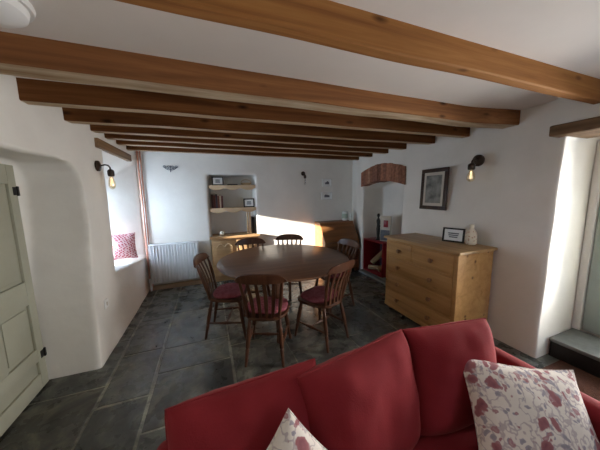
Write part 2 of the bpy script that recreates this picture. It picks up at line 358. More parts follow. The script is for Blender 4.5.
# floor: individually cut flags with pale mortar between them, all one floor
def floor():
    bm = BM(); cl = bm.loops.layers.float_color.new('slab')
    def paint(fs, c):
        for f in fs:
            for l in f.loops: l[cl] = (*c, 1)
    rnd = random.Random(12)
    before = set(bm.faces); box(bm, -1.5, 3.6, -2.1, 4.9, -0.06, -0.004); paint(set(bm.faces)-before, (0.24, 0.235, 0.19))
    xs = [-1.5, -0.85, -0.50, 0.12, 0.66, 1.30, 1.86, 2.42, 3.0, 3.6]
    cuts = {1: [1.35, 1.95, 2.55, 3.2, 3.75], 2: [1.1, 1.62, 2.16, 2.52, 3.28, 3.86]}
    g = 0.010
    for i in range(len(xs)-1):
        ys = [-2.1]
        if i in cuts:
            ys += [-1.5, -0.8, -0.2, 0.45] + cuts[i] + [4.9]
        else:
            while ys[-1] < 4.9: ys.append(ys[-1] + rnd.uniform(0.5, 1.05))
            ys[-1] = 4.9
        gg = 0.010 if i in (1, 2) else 0.004
        for a, b in zip(ys, ys[1:]):
            x0, x1 = xs[i], xs[i+1]
            j = lambda: rnd.uniform(-0.007, 0.007)
            pts = [(x0+gg+j(), a+gg+j(), -0.003), (x1-gg+j(), a+gg+j(), -0.003), (x1-gg+j(), b-gg+j(), -0.003), (x0+gg+j(), b-gg+j(), -0.003)]
            before = set(bm.faces)
            vs = [bm.verts.new(p) for p in pts]; f = bm.faces.new(vs)
            r = bmesh.ops.extrude_face_region(bm, geom=[f]); nv = [q for q in r['geom'] if isinstance(q, bmesh.types.BMVert)]
            tx, ty = rnd.uniform(-.002, .002), rnd.uniform(-.002, .002); cx, cy = (x0+x1)/2, (a+b)/2
            for v in nv:
                v.co.z = 0.0 + (v.co.x-cx)*tx + (v.co.y-cy)*ty
                v.co.x += 0.004 if v.co.x < cx else -0.004; v.co.y += 0.004 if v.co.y < cy else -0.004
            k = rnd.uniform(0.72, 1.25); t = rnd.uniform(-0.012, 0.012)
            paint(set(bm.faces)-before, (0.076*k+t*.4, 0.077*k, 0.069*k-t*.4))
    return bm
struct('floor', floor(), M['slate'], smooth=False)
struct('ceiling', bx(-1.5, 3.6, -2.1, 4.9, CEIL, CEIL+0.1), M['ceiling'])

# beams
def beam(yl, yr, wd, zb, x0=-1.18, x1=3.0, zt=CEIL+0.01, seed=0, bow=0.0):
    """yl, yr: far lower edge where it meets the left and right walls"""
    bm = BM(); n = 60; rings = []
    for i in range(n+1):
        x = x0 + (x1-x0)*i/n; q = (x+1.0)/3.75
        y1 = yl + (yr-yl)*q - bow*smooth01((x-2.1)/0.8)
        s = 0.006*noise.noise(Vector((x*1.3, seed*7.1, 0))); t = 0.006*noise.noise(Vector((x*1.7, seed*3.3, 5)))
        c = 0.007; zz = zb + t; y0 = y1-wd
        rings.append([bm.verts.new(p) for p in [(x, y0+s, zt), (x, y0+s, zz+c), (x, y0+s+c, zz), (x, y1+s-c, zz), (x, y1+s, zz+c), (x, y1+s, zt)]])
    for a, b in zip(rings, rings[1:]):
        for k in range(6):
            f = bm.faces.new((a[k], a[(k+1) % 6], b[(k+1) % 6], b[k]))
            if k in (2,) and seed != 1: f.material_index = 1  # bottom face takes the paler timber, except on the nearest beam
    bm.faces.new(rings[0]); bm.faces.new(rings[-1][::-1])
    return bm
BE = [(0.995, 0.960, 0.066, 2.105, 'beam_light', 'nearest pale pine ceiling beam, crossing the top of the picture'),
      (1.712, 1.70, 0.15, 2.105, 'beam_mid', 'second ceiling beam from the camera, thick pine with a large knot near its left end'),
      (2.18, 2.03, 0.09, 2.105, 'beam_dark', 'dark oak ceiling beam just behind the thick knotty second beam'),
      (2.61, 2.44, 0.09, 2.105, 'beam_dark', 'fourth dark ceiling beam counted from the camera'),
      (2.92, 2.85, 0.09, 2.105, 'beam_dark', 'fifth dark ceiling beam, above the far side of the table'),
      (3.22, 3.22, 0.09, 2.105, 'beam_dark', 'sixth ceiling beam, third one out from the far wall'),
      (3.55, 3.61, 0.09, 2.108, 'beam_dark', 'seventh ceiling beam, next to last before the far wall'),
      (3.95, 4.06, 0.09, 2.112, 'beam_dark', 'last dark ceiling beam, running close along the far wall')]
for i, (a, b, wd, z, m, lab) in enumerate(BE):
    o = obj('ceiling_beam', beam(a, b, wd, z, seed=i+1, bow=0.10 if i == 1 else 0.0), M[m]); o.data.materials.append(M['pale_underside']); tag(o, lab, 'ceiling beam', 'ceiling beams')

# ------------------------------------------------------------------ windows and doors
def window(name, axis, pos, a0, a1, z0, z1, bars, zbars, t=0.045, d=0.05):
    """glazed window lying in the plane axis = pos"""
    def b(bm, u0, u1, w0, w1, dd, bev=0.004):
        if axis == 'x': box(bm, pos-dd/2, pos+dd/2, u0, u1, w0, w1, bev)
        else: box(bm, u0, u1, pos-dd/2, pos+dd/2, w0, w1, bev)
    root = bpy.data.objects.new(name, None); C.objects.link(root); root['kind'] = 'structure'
    bm = BM(); b(bm, a0, a1, z0, z0+t, d); b(bm, a0, a1, z1-t, z1, d); b(bm, a0, a0+t, z0+t, z1-t, d); b(bm, a1-t, a1, z0+t, z1-t, d)
    obj('window_frame', bm, M['frame_white'], root)
    bm = BM()
    for i in range(1, bars): u = a0+(a1-a0)*i/bars; b(bm, u-.011, u+.011, z0+t, z1-t, d*.6, 0)
    for i in range(1, zbars): v = z0+(z1-z0)*i/zbars; b(bm, a0+t, a1-t, v-.011, v+.011, d*.5, 0)
    if bars > 1 or zbars > 1: obj('glazing_bars', bm, M['frame_white'], root)
    bm = BM(); b(bm, a0+t, a1-t, z0+t, z1-t, 0.004, 0); obj('glass_pane', bm, M['glass'], root)
window('window_1', 'x', -1.44, 3.31, 4.0, 0.63, 1.67, 1, 1, 0.06)
window('window_rear_added', 'y', -2.25, 1.68, 2.92, 0.93, 1.87, 2, 2)  # unseen rear window, added to go with the fill lamp behind the camera

# left door: painted plank-and-panel door closed in the deep doorway
d = bpy.data.objects.new('door_1', None); C.objects.link(d); d['kind'] = 'structure'; d.location = (-1.325, 2.41, 0)
def door_leaf():
    bm = BM(); W, Ht = 0.80, 1.735
    box(bm, -0.016, 0.0, -W, 0, 0.012, Ht, 0.003)
    def rail(y0, y1, z0, z1): box(bm, -0.004, 0.018, y0, y1, z0, z1, 0.004)
    rail(-0.075, 0, 0.012, Ht); rail(-W, -W+0.085, 0.012, Ht)
    for z0, z1 in ((0.012, 0.13), (0.235, 0.335), (0.70, 0.88), (1.60, Ht)): rail(-W+0.085, -0.075, z0, z1)
    rail(-W/2-0.045, -W/2+0.045, 0.335, 1.60)
    for z0, z1 in ((0.36, 0.675), (0.905, 1.575)):
        for y0, y1 in ((-0.325, -0.10), (-W+0.11, -0.475)): box(bm, -0.002, 0.008, y0, y1, z0, z1, 0.006)
    return bm
obj('door_leaf', door_leaf(), M['door_paint'], d)
for z in (0.27, 1.55):
    obj('door_hinge', box(bx(0.014, 0.028, -0.010, 0.008, z-0.035, z+0.035, 0.004), 0.012, 0.020, -0.045, 0, z-0.03, z+0.03, 0.002), M['black'], d)
bm = BM(); turned(bm, (0.018, -0.74, 0.80), (0.075, -0.74, 0.80), [(0, .024), (.1, .024), (.15, .01), (.5, .01), (.6, .024), (.85, .028), (1, .018)], 16)
obj('door_knob', bm, M['iron'], d)

# right door: raised behind a stone-topped step in the deep recess
d = bpy.data.objects.new('door_2', None); C.objects.link(d); d['kind'] = 'structure'; d.location = (3.22, 0, 0)
bm = BM()
box(bm, -0.035, 0.02, 1.04, 1.095, 0.18, 1.915, 0.006); box(bm, -0.035, 0.02, 0.11, 0.165, 0.18, 1.915, 0.006); box(bm, -0.035, 0.02, 0.165, 1.04, 1.865, 1.915, 0.006)
obj('door_frame', bm, M['frame_white'], d)
bm = BM(); x0, x1 = -0.012, 0.018
for y0, y1, z0, z1 in ((0.17, 0.24, .19, 1.86), (0.82, 1.035, .19, 1.86), (0.24, 0.82, .19, .52), (0.24, 0.82, 1.80, 1.86), (0.24, 0.82, 1.14, 1.18)): box(bm, x0, x1, y0, y1, z0, z1, 0.004)
obj('door_leaf', bm, M['door_grey'], d)
obj('glass_pane', bx(0.0, 0.005, 0.24, 0.82, .52, 1.80), M['glass'], d)
obj('curtain', bx(-0.03, -0.016, 0.80, 0.985, 1.55, 1.84, 0.003), colour('curtain_red', (0.20, 0.07, 0.06), 0.9), d, label='small dark red cloth panel at the top of the door')
bm = BM(); turned(bm, (-0.012, 0.20, 0.98), (-0.07, 0.20, 0.98), [(0, .024), (.1, .024), (.15, .01), (.5, .01), (.6, .024), (.85, .028), (1, .018)], 16)
obj('door_knob', bm, M['iron'], d)
s = thing('doorway_step', 'black painted step with a grey stone tread in front of the right doorway', 'step', (2.82, 0, 0))
obj('riser', bx(0.0, 0.36, 0.12, 1.085, -0.002, 0.145, 0.004), M['black'], s)
obj('tread', bx(-0.02, 0.38, 0.115, 1.09, 0.145, 0.178, 0.008), M['stone'], s)
tag(obj('doormat', bx(2.35, 2.80, 0.32, 1.0, 0.0, 0.018, 0.006), M['mat_brown']), 'reddish brown mat on the floor before the black step', 'mat')
tag(obj('timber_lintel', bx(2.575, 3.0, -0.05, 1.155, 1.915, 2.0, 0.012), M['lintel_wood']), 'weathered timber lintel over the right-hand doorway recess', 'lintel')
tag(obj('timber_lintel', bx(-1.12, -0.935, 2.88, 3.95, 1.965, 2.055, 0.01), M['lintel_wood']), 'dark timber lintel over the left window recess', 'lintel')

# brick arch over the fireplace
def bricks():
    bm = BM(); cl = bm.loops.layers.float_color.new('slab'); rnd = random.Random(4)
    y0, y1 = 2.745, 3.82; n = 16
    def low(t): return 1.60 + 0.085*math.sin(PI*t)
    def top(t): return 1.86 + 0.105*math.sin(PI*t)
    def quad(t0, t1, x0, x1, dz, col, ztop=0):
        ya, yb = y0+(y1-y0)*t0, y0+(y1-y0)*t1; before = set(bm.faces)
        pts = []
        for x in (x0, x1):
            pts.append([bm.verts.new(p) for p in ((x+wx(ya), ya, low(t0)+dz), (x+wx(yb), yb, low(t1)+dz), (x+wx(yb), yb, top(t1)-dz+ztop), (x+wx(ya), ya, top(t0)-dz+ztop))])
        a, b = pts
        for k in range(4): bm.faces.new((a[k], a[(k+1) % 4], b[(k+1) % 4], b[k]))
        bm.faces.new(a[::-1]); bm.faces.new(b)
        for f in set(bm.faces)-before:
            for l in f.loops: l[cl] = (*col, 1)
    wx = lambda y: wall_x(y)
    for i in range(n): quad(i/n, (i+1)/n, 0.0, 0.28, 0.006, (0.55, 0.46, 0.37))
    for i in range(n):
        k = rnd.uniform(0.75, 1.2); g = 0.005/(y1-y0)
        c = rnd.choice([(0.32, 0.15, 0.095), (0.36, 0.16, 0.10), (0.27, 0.13, 0.09), (0.38, 0.20, 0.13)])
        quad(i/n+g, (i+1)/n-g, -0.016-rnd.uniform(0, .008), 0.26, 0.0, tuple(v*k for v in c), rnd.uniform(-.008, .004))
    return bm
tag(obj('brick_arch', bricks(), M['brick'], smooth=False), 'curved arch of upright red bricks over the fireplace recess', 'brick arch')
obj('trim_1', bx(2.60, 3.20, 2.83, 3.74, 0.0, 0.045, 0.01), M['slate'], smooth=False)['kind'] = 'structure'
bpy.data.objects['trim_1'].data.materials[0] = M['stone']

# skirting under the radiator
struct('baseboard_far', bx(-0.93, -0.02, 4.262, 4.302, 0.0, 0.075, 0.006), M['skirting'])

# ------------------------------------------------------------------ left wall things
def pipe(name, x, y, r, mat, lab, bracket_z):
    t = thing(name, lab, 'pipe', (x, y, 0))
    obj('pipe_run', tube(BM(), [(0, 0, 0.0), (0, 0, 0.5), (0.004, 0, 1.2), (0, 0, 2.22)], r, 12), mat, t)
    for z in bracket_z:
        bm = BM(); tube(bm, [(r*1.25*math.cos(a), r*1.25*math.sin(a), z) for a in [2*PI*k/14 for k in range(14)]], 0.003, 6, closed=True); tube(bm, [(0, r, z), (0, 0.05, z)], 0.004, 6)
        obj('pipe_clip', bm, mat, t)
pipe('heating_pipe', -0.932, 4.245, 0.014, M['copper'], 'bare copper pipe rising up the far left corner beside the radiator', (0.6, 1.5))
pipe('heating_pipe', -0.904, 4.272, 0.011, M['copper'], 'thinner copper pipe just right of the thicker one in the corner', (0.7, 1.4))

# radiator
def radiator():
    t = thing('radiator', 'white panel radiator with vertical flutes on the far wall', 'radiator', (-0.545, 4.19, 0.135))
    W, H = 0.69, 0.615; n = 17; bm = BM()
    rows = []
    for z in (0.0, 0.02, 0.035, H-0.035, H-0.02, H):
        e = 0 if z in (0.0, H) else (0.5 if z in (0.02, H-0.02) else 1)
        row = []
        for i in range(n*6+1):
            u = i/(n*6); ph = (u*n) % 1
            dy = -0.02*e*(1 if 0.25 < ph < 0.75 else 0)
            row.append(bm.verts.new((-W/2+W*u, dy, z)))
        rows.append(row)
    for a, b in zip(rows, rows[1:]):
        for i in range(len(a)-1): bm.faces.new((a[i], a[i+1], b[i+1], b[i]))
    obj('front_panel', bm, M['white_metal'], t)
    obj('back_panel', bx(-W/2, W/2, 0.012, 0.06, 0.01, H-0.02, 0.004), M['white_metal'], t)
    bm = BM()
    box(bm, -W/2-0.004, W/2+0.004, -0.021, 0.066, H-0.012, H+0.004, 0.003)
    obj('top_grille', bm, M['white_metal'], t)
    for s in (-1, 1): obj('side_cover', bx(s*(W/2+0.002)-0.003, s*(W/2+0.002)+0.003, -0.012, 0.064, 0.0, H, 0.002), M['white_metal'], t)
    bm = BM(); lathe(bm, [(0.014, -0.13), (0.014, -0.1), (0.018, -0.09), (0.018, 0.0), (0.022, 0.005), (0.022, 0.06), (0.012, 0.07)], 16, (-W/2-0.018, -0.012, 0.02)); tube(bm, [(-W/2-0.018, -0.012, 0.0), (-W/2, 0.0, 0.0)], 0.009, 10)
    obj('valve', bm, M['white_plastic'], t)
    bm = BM(); tube(bm, [(W/2, 0.03, 0.02), (W/2+0.04, 0.03, 0.02), (W/2+0.04, 0.03, -0.13)], 0.009, 10); obj('tail_pipe', bm, M['copper'], t)
radiator()

# electric socket low on the left wall
s = thing('wall_socket', 'small pale socket plate low on the left wall', 'socket', (-0.957, 2.66, 0.50))
obj('plate', bx(-0.012, 0.008, -0.042, 0.042, -0.042, 0.042, 0.006), M['white_plastic'], s)
obj('switch', bx(0.006, 0.013, -0.01, 0.01, -0.016, 0.016, 0.002), M['mount'], s)

# wall lamps
def wall_lamp(lab, loc, rz, k=1.0, lit=True):
    t = thing('wall_lamp', lab, 'wall lamp', loc, rz)          # local +x points out of the wall
    obj('wall_plate', turned(BM(), (-0.012, 0, 0), (0.02, 0, 0), [(0, .05*k), (.5, .05*k), (.7, .044*k), (.85, .02*k), (1, .014*k)], 24), M['iron'], t)
    obj('arm', tube(BM(), [(0.01, 0, 0), (0.05, 0, 0.012), (0.075, 0, 0.008), (0.09, 0, -0.012), (0.092, 0, -0.045)], 0.007*k, 10), M['iron'], t)
    obj('lamp_holder', lathe(BM(), [(0.010*k, 0.0), (0.022*k, -0.008), (0.028*k, -0.02), (0.028*k, -0.055), (0.024*k, -0.068), (0.018*k, -0.07)], 20, (0.092, 0, -0.028)), M['iron'], t)
    b = obj('bulb', lathe(BM(), [(0.013*k, 0), (0.015*k, -0.015), (0.026*k, -0.045), (0.031*k, -0.075), (0.029*k, -0.1), (0.018*k, -0.118), (0.003, -0.124)], 24, (0.092, 0, -0.095)), M['amber'] if lit else M['glass'], t)
    bm = BM()
    for q in range(4):
        a = q*PI/2+0.4; tube(bm, [(0.092+0.004*math.cos(a), 0.004*math.sin(a), -0.11), (0.092+0.013*math.cos(a), 0.013*math.sin(a), -0.19)], 0.0022, 5)
    obj('filament', bm, M['filament'] if lit else M['iron'], b)
    return t
wall_lamp('bronze wall lamp with hanging bulb on the pier between left doorway and window', (-0.955, 2.87, 1.79), 0)
wall_lamp('bronze wall lamp with hanging bulb on the right wall beside the dark framed picture', (wall_x(1.735)-0.004, 1.735, 1.81), PI, 1.2)
wall_lamp('small dark wall lamp on the far wall left of the two little pictures', (1.71, 4.292, 1.87), -PI/2, 0.8, False)

# scrolled metal ornament
def ornament():
    t = thing('scroll_ornament', 'small dark wrought scroll ornament high on the far wall above the radiator', 'wall ornament', (-0.515, 4.29, 1.93))
    def spiral(cx, cz, s, flip, r0=0.03, turns=1.3):
        return [(cx+flip*(r0*(1-k/22))*math.cos(turns*2*PI*k/22)*s, 0, cz+(r0*(1-k/22))*math.sin(turns*2*PI*k/22)) for k in range(22)]
    bm = BM()
    for f in (-1, 1):
        tube(bm, spiral(f*0.03, 0.0, 1, -f), 0.005, 6); tube(bm, spiral(f*0.078, 0.008, 1, f, 0.024), 0.005, 6)
        tube(bm, [(0, 0, -0.03), (f*0.03, 0, -0.035), (f*0.06, 0, -0.02), (f*0.10, 0, 0.012)], 0.005, 6)
    tube(bm, [(0, 0, -0.06), (0, 0, 0.03)], 0.006, 6)
    obj('scrollwork', bm, M['ink'], t)
    obj('hook', tube(BM(), [(0, 0, -0.055), (0, -0.02, -0.07), (0, -0.03, -0.055)], 0.004, 6), M['ink'], t)
ornament()

# ------------------------------------------------------------------ far wall niche
def scallop_shelf(z, lab, depth=0.30):
    t = thing('niche_shelf', lab, 'shelf', (0.41, 4.31, z))
    obj('board', bx(-0.375, 0.375, 0.0, depth, -0.022, 0.0, 0.003), M['shelf_wood'], t)
    pts = [(-0.385, -0.018, 0.004)]; n = 48
    for i in range(n+1):
        u = i/n; zz = -0.045 - 0.036*abs(math.sin(u*PI*3))
        pts.append((-0.385+0.77*u, -0.018, zz))
    pts.append((0.385, -0.018, 0.004))
    obj('scalloped_edge', prism(BM(), pts, (0, 0.016, 0)), M['shelf_wood'], t)
scallop_shelf(1.655, 'upper pale pine niche shelf with a scalloped edge')
scallop_shelf(1.268, 'lower pale pine niche shelf with a scalloped edge')
s = thing('shelf_post', 'pair of pale upright posts at the right side of the niche under the lower shelf', 'post', (0.665, 4.35, 0.80))
for dx in (-0.022, 0.022): obj('upright', bx(dx-0.013, dx+0.013, -0.02, 0.02, 0.0, 0.38, 0.003), M['shelf_wood'], s)

def cupboard():
    t = thing('niche_cupboard', 'orange pine cupboard with arched panel doors built into the far niche', 'cupboard', (0.41, 4.262, -0.006))
    bm = BM(); prism(bm, [(-0.42, -0.045, 0.762), (0.42, -0.045, 0.762), (0.42, 0.03, 0.762), (0.372, 0.03, 0.762), (0.372, 0.34, 0.762), (-0.372, 0.34, 0.762), (-0.372, 0.03, 0.762), (-0.42, 0.03, 0.762)], (0, 0, 0.035))
    obj('worktop', bm, M['pine_x'], t)
    bm = BM(); box(bm, -0.365, 0.365, 0.02, 0.33, 0.006, 0.76, 0.003)
    box(bm, -0.40, 0.40, 0.0, 0.028, 0.006, 0.76, 0.003)
    obj('carcass', bm, M['pine_x'], t)
    for s in (-1, 1):
        cx = s*0.19; w = 0.18
        bm = BM(); box(bm, cx-w, cx+w, -0.018, 0.0, 0.07, 0.72, 0.003)
        # arched fielded panel with a double hump at its head
        pts = [(cx-w+0.05, -0.024, 0.12)]; n = 20
        for i in range(n+1): u = i/n; pts.append((cx-w+0.05+(2*w-0.1)*u, -0.024, 0.60+0.055*abs(math.sin(2*PI*u))))
        pts.append((cx+w-0.05, -0.024, 0.12))
        prism(bm, pts, (0, 0.01, 0))
        dr = obj('cupboard_door', bm, M['pine_x'], t)
        bm = BM(); tube(bm, [(cx-w+0.05+(2*w-0.1)*u/24, -0.026, 0.615+0.055*abs(math.sin(2*PI*u/24))) for u in range(25)], 0.007, 6)
        obj('carved_arch', bm, M['shelf_wood'], dr, label='paler carved double arch')
        obj('cupboard_knob', turned(BM(), (cx-s*(w-0.03), -0.018, 0.45), (cx-s*(w-0.03), -0.045, 0.45), [(0, .007), (.4, .007), (.6, .015), (.9, .015), (1, .008)], 14), M['knob'], dr)
cupboard()

def photo_frame(name, lab, loc, rz, w, h, mat, border=0.018, lean=8, inner=None, marks=True, cat='picture frame', group=None, mount=None):
    """stands on its bottom edge, faces local -y"""
    t = thing(name, lab, cat, loc, rz, group)
    m = Matrix.Rotation(-R(lean), 4, 'X'); d = 0.018
    bm = BM()
    for a in ((-w/2, w/2, 0, border), (-w/2, w/2, h-border, h), (-w/2, -w/2+border, border, h-border), (w/2-border, w/2, border, h-border)):
        box(bm, a[0], a[1], -d/2, d/2, a[2], a[3], 0.002, m)
    obj('frame', bm, mat, t)
    obj('picture', bx(-w/2+border*.7, w/2-border*.7, -0.001, 0.006, border*.7, h-border*.7, 0, m), inner or M['paper'], t)
    if marks:
        bm = BM(); rnd = random.Random(int(w*1e4)); iw = w-2*border
        for k in range(3):
            z = h*(0.62-0.13*k); L = iw*rnd.uniform(.22, .32)
            box(bm, -L, L, -0.003, -0.0008, z-0.006, z+0.006, 0, m)
        obj('print', bm, M['ink'], t)
    if mount:
        obj('mount', bx(-w/2+border, w/2-border, -0.004, 0.0, border, h-border, 0, m), M['mount'], t)
        a, b, c, e = mount; obj('drawing', bx(-w/2+a, w/2-b, -0.006, -0.003, c, h-e, 0, m), M['drawing'], t)
    if lean:
        obj('strut', bx(-0.012, 0.012, 0.0, 0.004, 0.0, h*.7, 0, Matrix.Translation((0, 0.045+0.07*h, 0)) @ Matrix.Rotation(R(13), 4, 'X')), M['black'], t)
    return t
photo_frame('photo_frame', 'small black framed photo at the left end of the top niche shelf', (0.175, 4.37, 1.657), 0.05, 0.19, 0.15, M['black'])
photo_frame('photo_frame', 'small black framed photo at the right end of the lower niche shelf', (0.685, 4.36, 1.27), -0.05, 0.19, 0.155, M['black'])
tag(obj('wooden_tray', lathe(BM(), [(0.05, 0), (0.085, 0.004), (0.09, 0.02), (0.082, 0.02), (0.078, 0.008), (0.0, 0.008)], 24), M['black'], loc=(0.42, 4.42, 1.657)), 'low dark dish in the middle of the top niche shelf', 'dish')
def basket():
    t = thing('wicker_basket', 'shallow tan basket with a hoop handle at the right of the top niche shelf', 'basket', (0.655, 4.42, 1.657))
    obj('bowl', lathe(BM(), [(0.06, 0), (0.085, 0.02), (0.095, 0.045), (0.088, 0.045), (0.078, 0.022), (0.0, 0.01)], 24), M['shelf_wood'], t)
    obj('handle', tube(BM(), [(0.09*math.cos(a), 0, 0.04+0.06*math.sin(a)) for a in [PI*k/12 for k in range(13)]], 0.005, 8), M['shelf_wood'], t)
basket()
BK = [('#', (0.05, 0.02, 0.015), 0.030, 0.235, 0, 'dark brown book, leftmost on the lower niche shelf'),
      ('#', (0.10, 0.03, 0.02), 0.034, 0.225, 0, 'reddish brown book, second from the left on the lower niche shelf'),
      ('#', (0.035, 0.03, 0.04), 0.026, 0.24, 0, 'black book, third from the left on the lower niche shelf'),
      ('#', (0.14, 0.05, 0.03), 0.032, 0.215, 0, 'rust coloured book, fourth from the left on the lower niche shelf'),
      ('#', (0.46, 0.36, 0.25), 0.020, 0.23, 0, 'thin tan book in the row on the lower niche shelf'),
      ('#', (0.09, 0.025, 0.02), 0.030, 0.21, 0, 'dark red book at the right end of the book row')]
x = 0.055
for i, (_, col, th, h, ln, lab) in enumerate(BK):
    t = thing('book', lab, 'book', (x, 4.36, 1.269), 0, 'books on the lower niche shelf'); m = Matrix.Rotation(R(ln), 4, 'Y')
    x += th + (0.003 if ln == 0 else 0.006)
    if ln: x += 0.0
    if i == 3: x += 0.0
    dpt = 0.16
    bm = BM(); box(bm, 0, th, 0.0, 0.004, 0, h, 0.001, m); box(bm, 0, 0.003, 0.004, dpt, 0, h, 0, m); box(bm, th-0.003, th, 0.004, dpt, 0, h, 0, m)
    obj('cover', bm, colour('book_%d' % i, col, 0.6), t)
    obj('pages', bx(0.003, th-0.003, 0.004, dpt-0.006, 0.004, h-0.005, 0, m), M['paper'], t)
t = thing('pottery_bowl', 'small cream lidded pot on the pine cupboard top in the niche', 'pot', (0.20, 4.38, 0.797))
obj('pot', lathe(BM(), [(0.022, 0), (0.042, 0.012), (0.05, 0.03), (0.047, 0.048), (0.0, 0.05)], 24), M['cream'], t)
obj('lid', lathe(BM(), [(0.048, 0.048), (0.035, 0.062), (0.01, 0.068), (0.009, 0.076), (0.003, 0.08)], 20), M['cream'], t)
t = thing('dark_album', 'tall black album standing at the far right of the niche on the cupboard', 'album', (0.745, 4.40, 0.797))
obj('cover', bx(-0.024, 0.024, -0.05, 0.14, 0, 0.29, 0.004), M['black'], t)
obj('pages', bx(-0.019, 0.019, -0.044, 0.145, 0.005, 0.285), M['mount'], t)

# two small white framed pictures by the corner
def wall_picture(lab, loc, w, h, group=None):
    t = thing('wall_picture', lab, 'picture', loc, 0, group)
    bm = BM(); b = 0.014
    for a in ((-w/2, w/2, -h/2, -h/2+b), (-w/2, w/2, h/2-b, h/2), (-w/2, -w/2+b, -h/2+b, h/2-b), (w/2-b, w/2, -h/2+b, h/2-b)): box(bm, a[0], a[1], -0.03, 0.004, a[2], a[3], 0.002)
    obj('frame', bm, M['frame_white'], t)
    obj('mount', bx(-w/2+b, w/2-b, -0.008, 0.0, -h/2+b, h/2-b), M['paper'], t)
    return t
t = wall_picture('small white framed picture on the far wall, upper of the pair', (2.20, 4.288, 1.70), 0.20, 0.15)
obj('print', prism(BM(), [(-0.035, -0.011, -0.03), (0.05, -0.011, -0.03), (0.055, -0.011, 0.0), (0.02, -0.011, 0.035), (-0.01, -0.011, 0.01), (-0.04, -0.011, 0.0)], (0, 0.004, 0)), M['ink'], t)
t = wall_picture('small white framed picture on the far wall, lower of the pair', (2.20, 4.288, 1.44), 0.22, 0.15)
obj('print', prism(BM(), [(-0.05, -0.011, -0.025), (0.06, -0.011, -0.025), (0.06, -0.011, 0.012), (0.02, -0.011, 0.02), (-0.03, -0.011, 0.028), (-0.05, -0.011, 0.01)], (0, 0.004, 0)), M['ink'], t)

# ------------------------------------------------------------------ bureau
def bureau():
    t = thing('bureau', 'reddish brown slant-front bureau in the far right corner', 'bureau', (2.285, 4.03, 0))
    W = 0.36; y0, y1 = -0.22, 0.22
    side = [(y0, 0.02), (y1, 0.02), (y1, 0.93), (-0.01, 0.93), (y0, 0.60)]
    for s in (-1, 1): obj('side_panel', prism(BM(), [(s*W, y, z) for y, z in side], (-s*0.02, 0, 0)), M['bureau'], t)
    obj('top_board', bx(-W-0.008, W+0.008, -0.02, y1+0.005, 0.93, 0.95, 0.004), M['bureau'], t)
    obj('carcass', bx(-W+0.02, W-0.02, y0+0.012, y1, 0.06, 0.60), M['bureau_dark'], t)
    dv = Vector((0, 0.21, 0.33)).normalized()
    flap = prism(BM(), [(-W+0.006, y0-0.008, 0.605), (-W+0.006, -0.016, 0.93), (-W+0.006, -0.002, 0.922), (-W+0.006, y0+0.008, 0.598)], (2*W-0.012, 0, 0))
    f = obj('writing_flap', flap, M['bureau'], t)
    obj('keyhole_plate', prism(BM(), [(-0.012, -0.049, 0.868), (0.012, -0.049, 0.868), (0.012, -0.034, 0.892), (-0.012, -0.034, 0.892)], (0, 0.008, 0.0)), M['iron'], f)
    for k, (z0, z1) in enumerate(((0.44, 0.585), (0.265, 0.43), (0.085, 0.255))):
        dr = obj('drawer', bx(-W+0.026, W-0.026, y0-0.006, y0+0.012, z0, z1, 0.004), M['bureau_dark'], t)
        for s in (-1, 1):
            bm = BM(); zc = (z0+z1)/2; tube(bm, [(s*0.17-0.035, y0-0.006, zc+.008), (s*0.17-0.03, y0-0.024, zc-.004), (s*0.17+0.03, y0-0.024, zc-.004), (s*0.17+0.035, y0-0.006, zc+.008)], 0.004, 8)
            obj('drawer_handle', bm, M['iron'], dr)
    for sx in (-1, 1):
        for sy in (y0+0.03, y1-0.03): obj('foot', bx(sx*(W-0.035)-0.035, sx*(W-0.035)+0.035, sy-0.03, sy+0.03, 0.0, 0.06, 0.008), M['bureau_dark'], t)
bureau()
t = thing('candle_jar', 'wide white and green glazed jar on the bureau top', 'jar', (2.53, 4.14, 0.951))
obj('jar', lathe(BM(), [(0.04, 0), (0.052, 0.01), (0.056, 0.05), (0.056, 0.165), (0.05, 0.18), (0.044, 0.18), (0.044, 0.14), (0.0, 0.14)], 24), M['white_glaze'], t)
obj('green_band', lathe(BM(), [(0.0562, 0.045), (0.0575, 0.048), (0.0575, 0.135), (0.0562, 0.138), (0.0562, 0.045)], 24), M['green_glaze'], t)
t = thing('candle_jar', 'narrow white candle holder at the right end of the bureau top', 'candle holder', (2.612, 4.06, 0.951))
obj('holder', lathe(BM(), [(0.026, 0), (0.03, 0.01), (0.014, 0.03), (0.016, 0.06), (0.026, 0.075), (0.026, 0.085), (0.0, 0.086)], 20), M['white_glaze'], t)
obj('candle', lathe(BM(), [(0.017, 0.086), (0.017, 0.155), (0.012, 0.16), (0.0, 0.16)], 16), M['white_glaze'], t)
t.name = 'candle_holder'

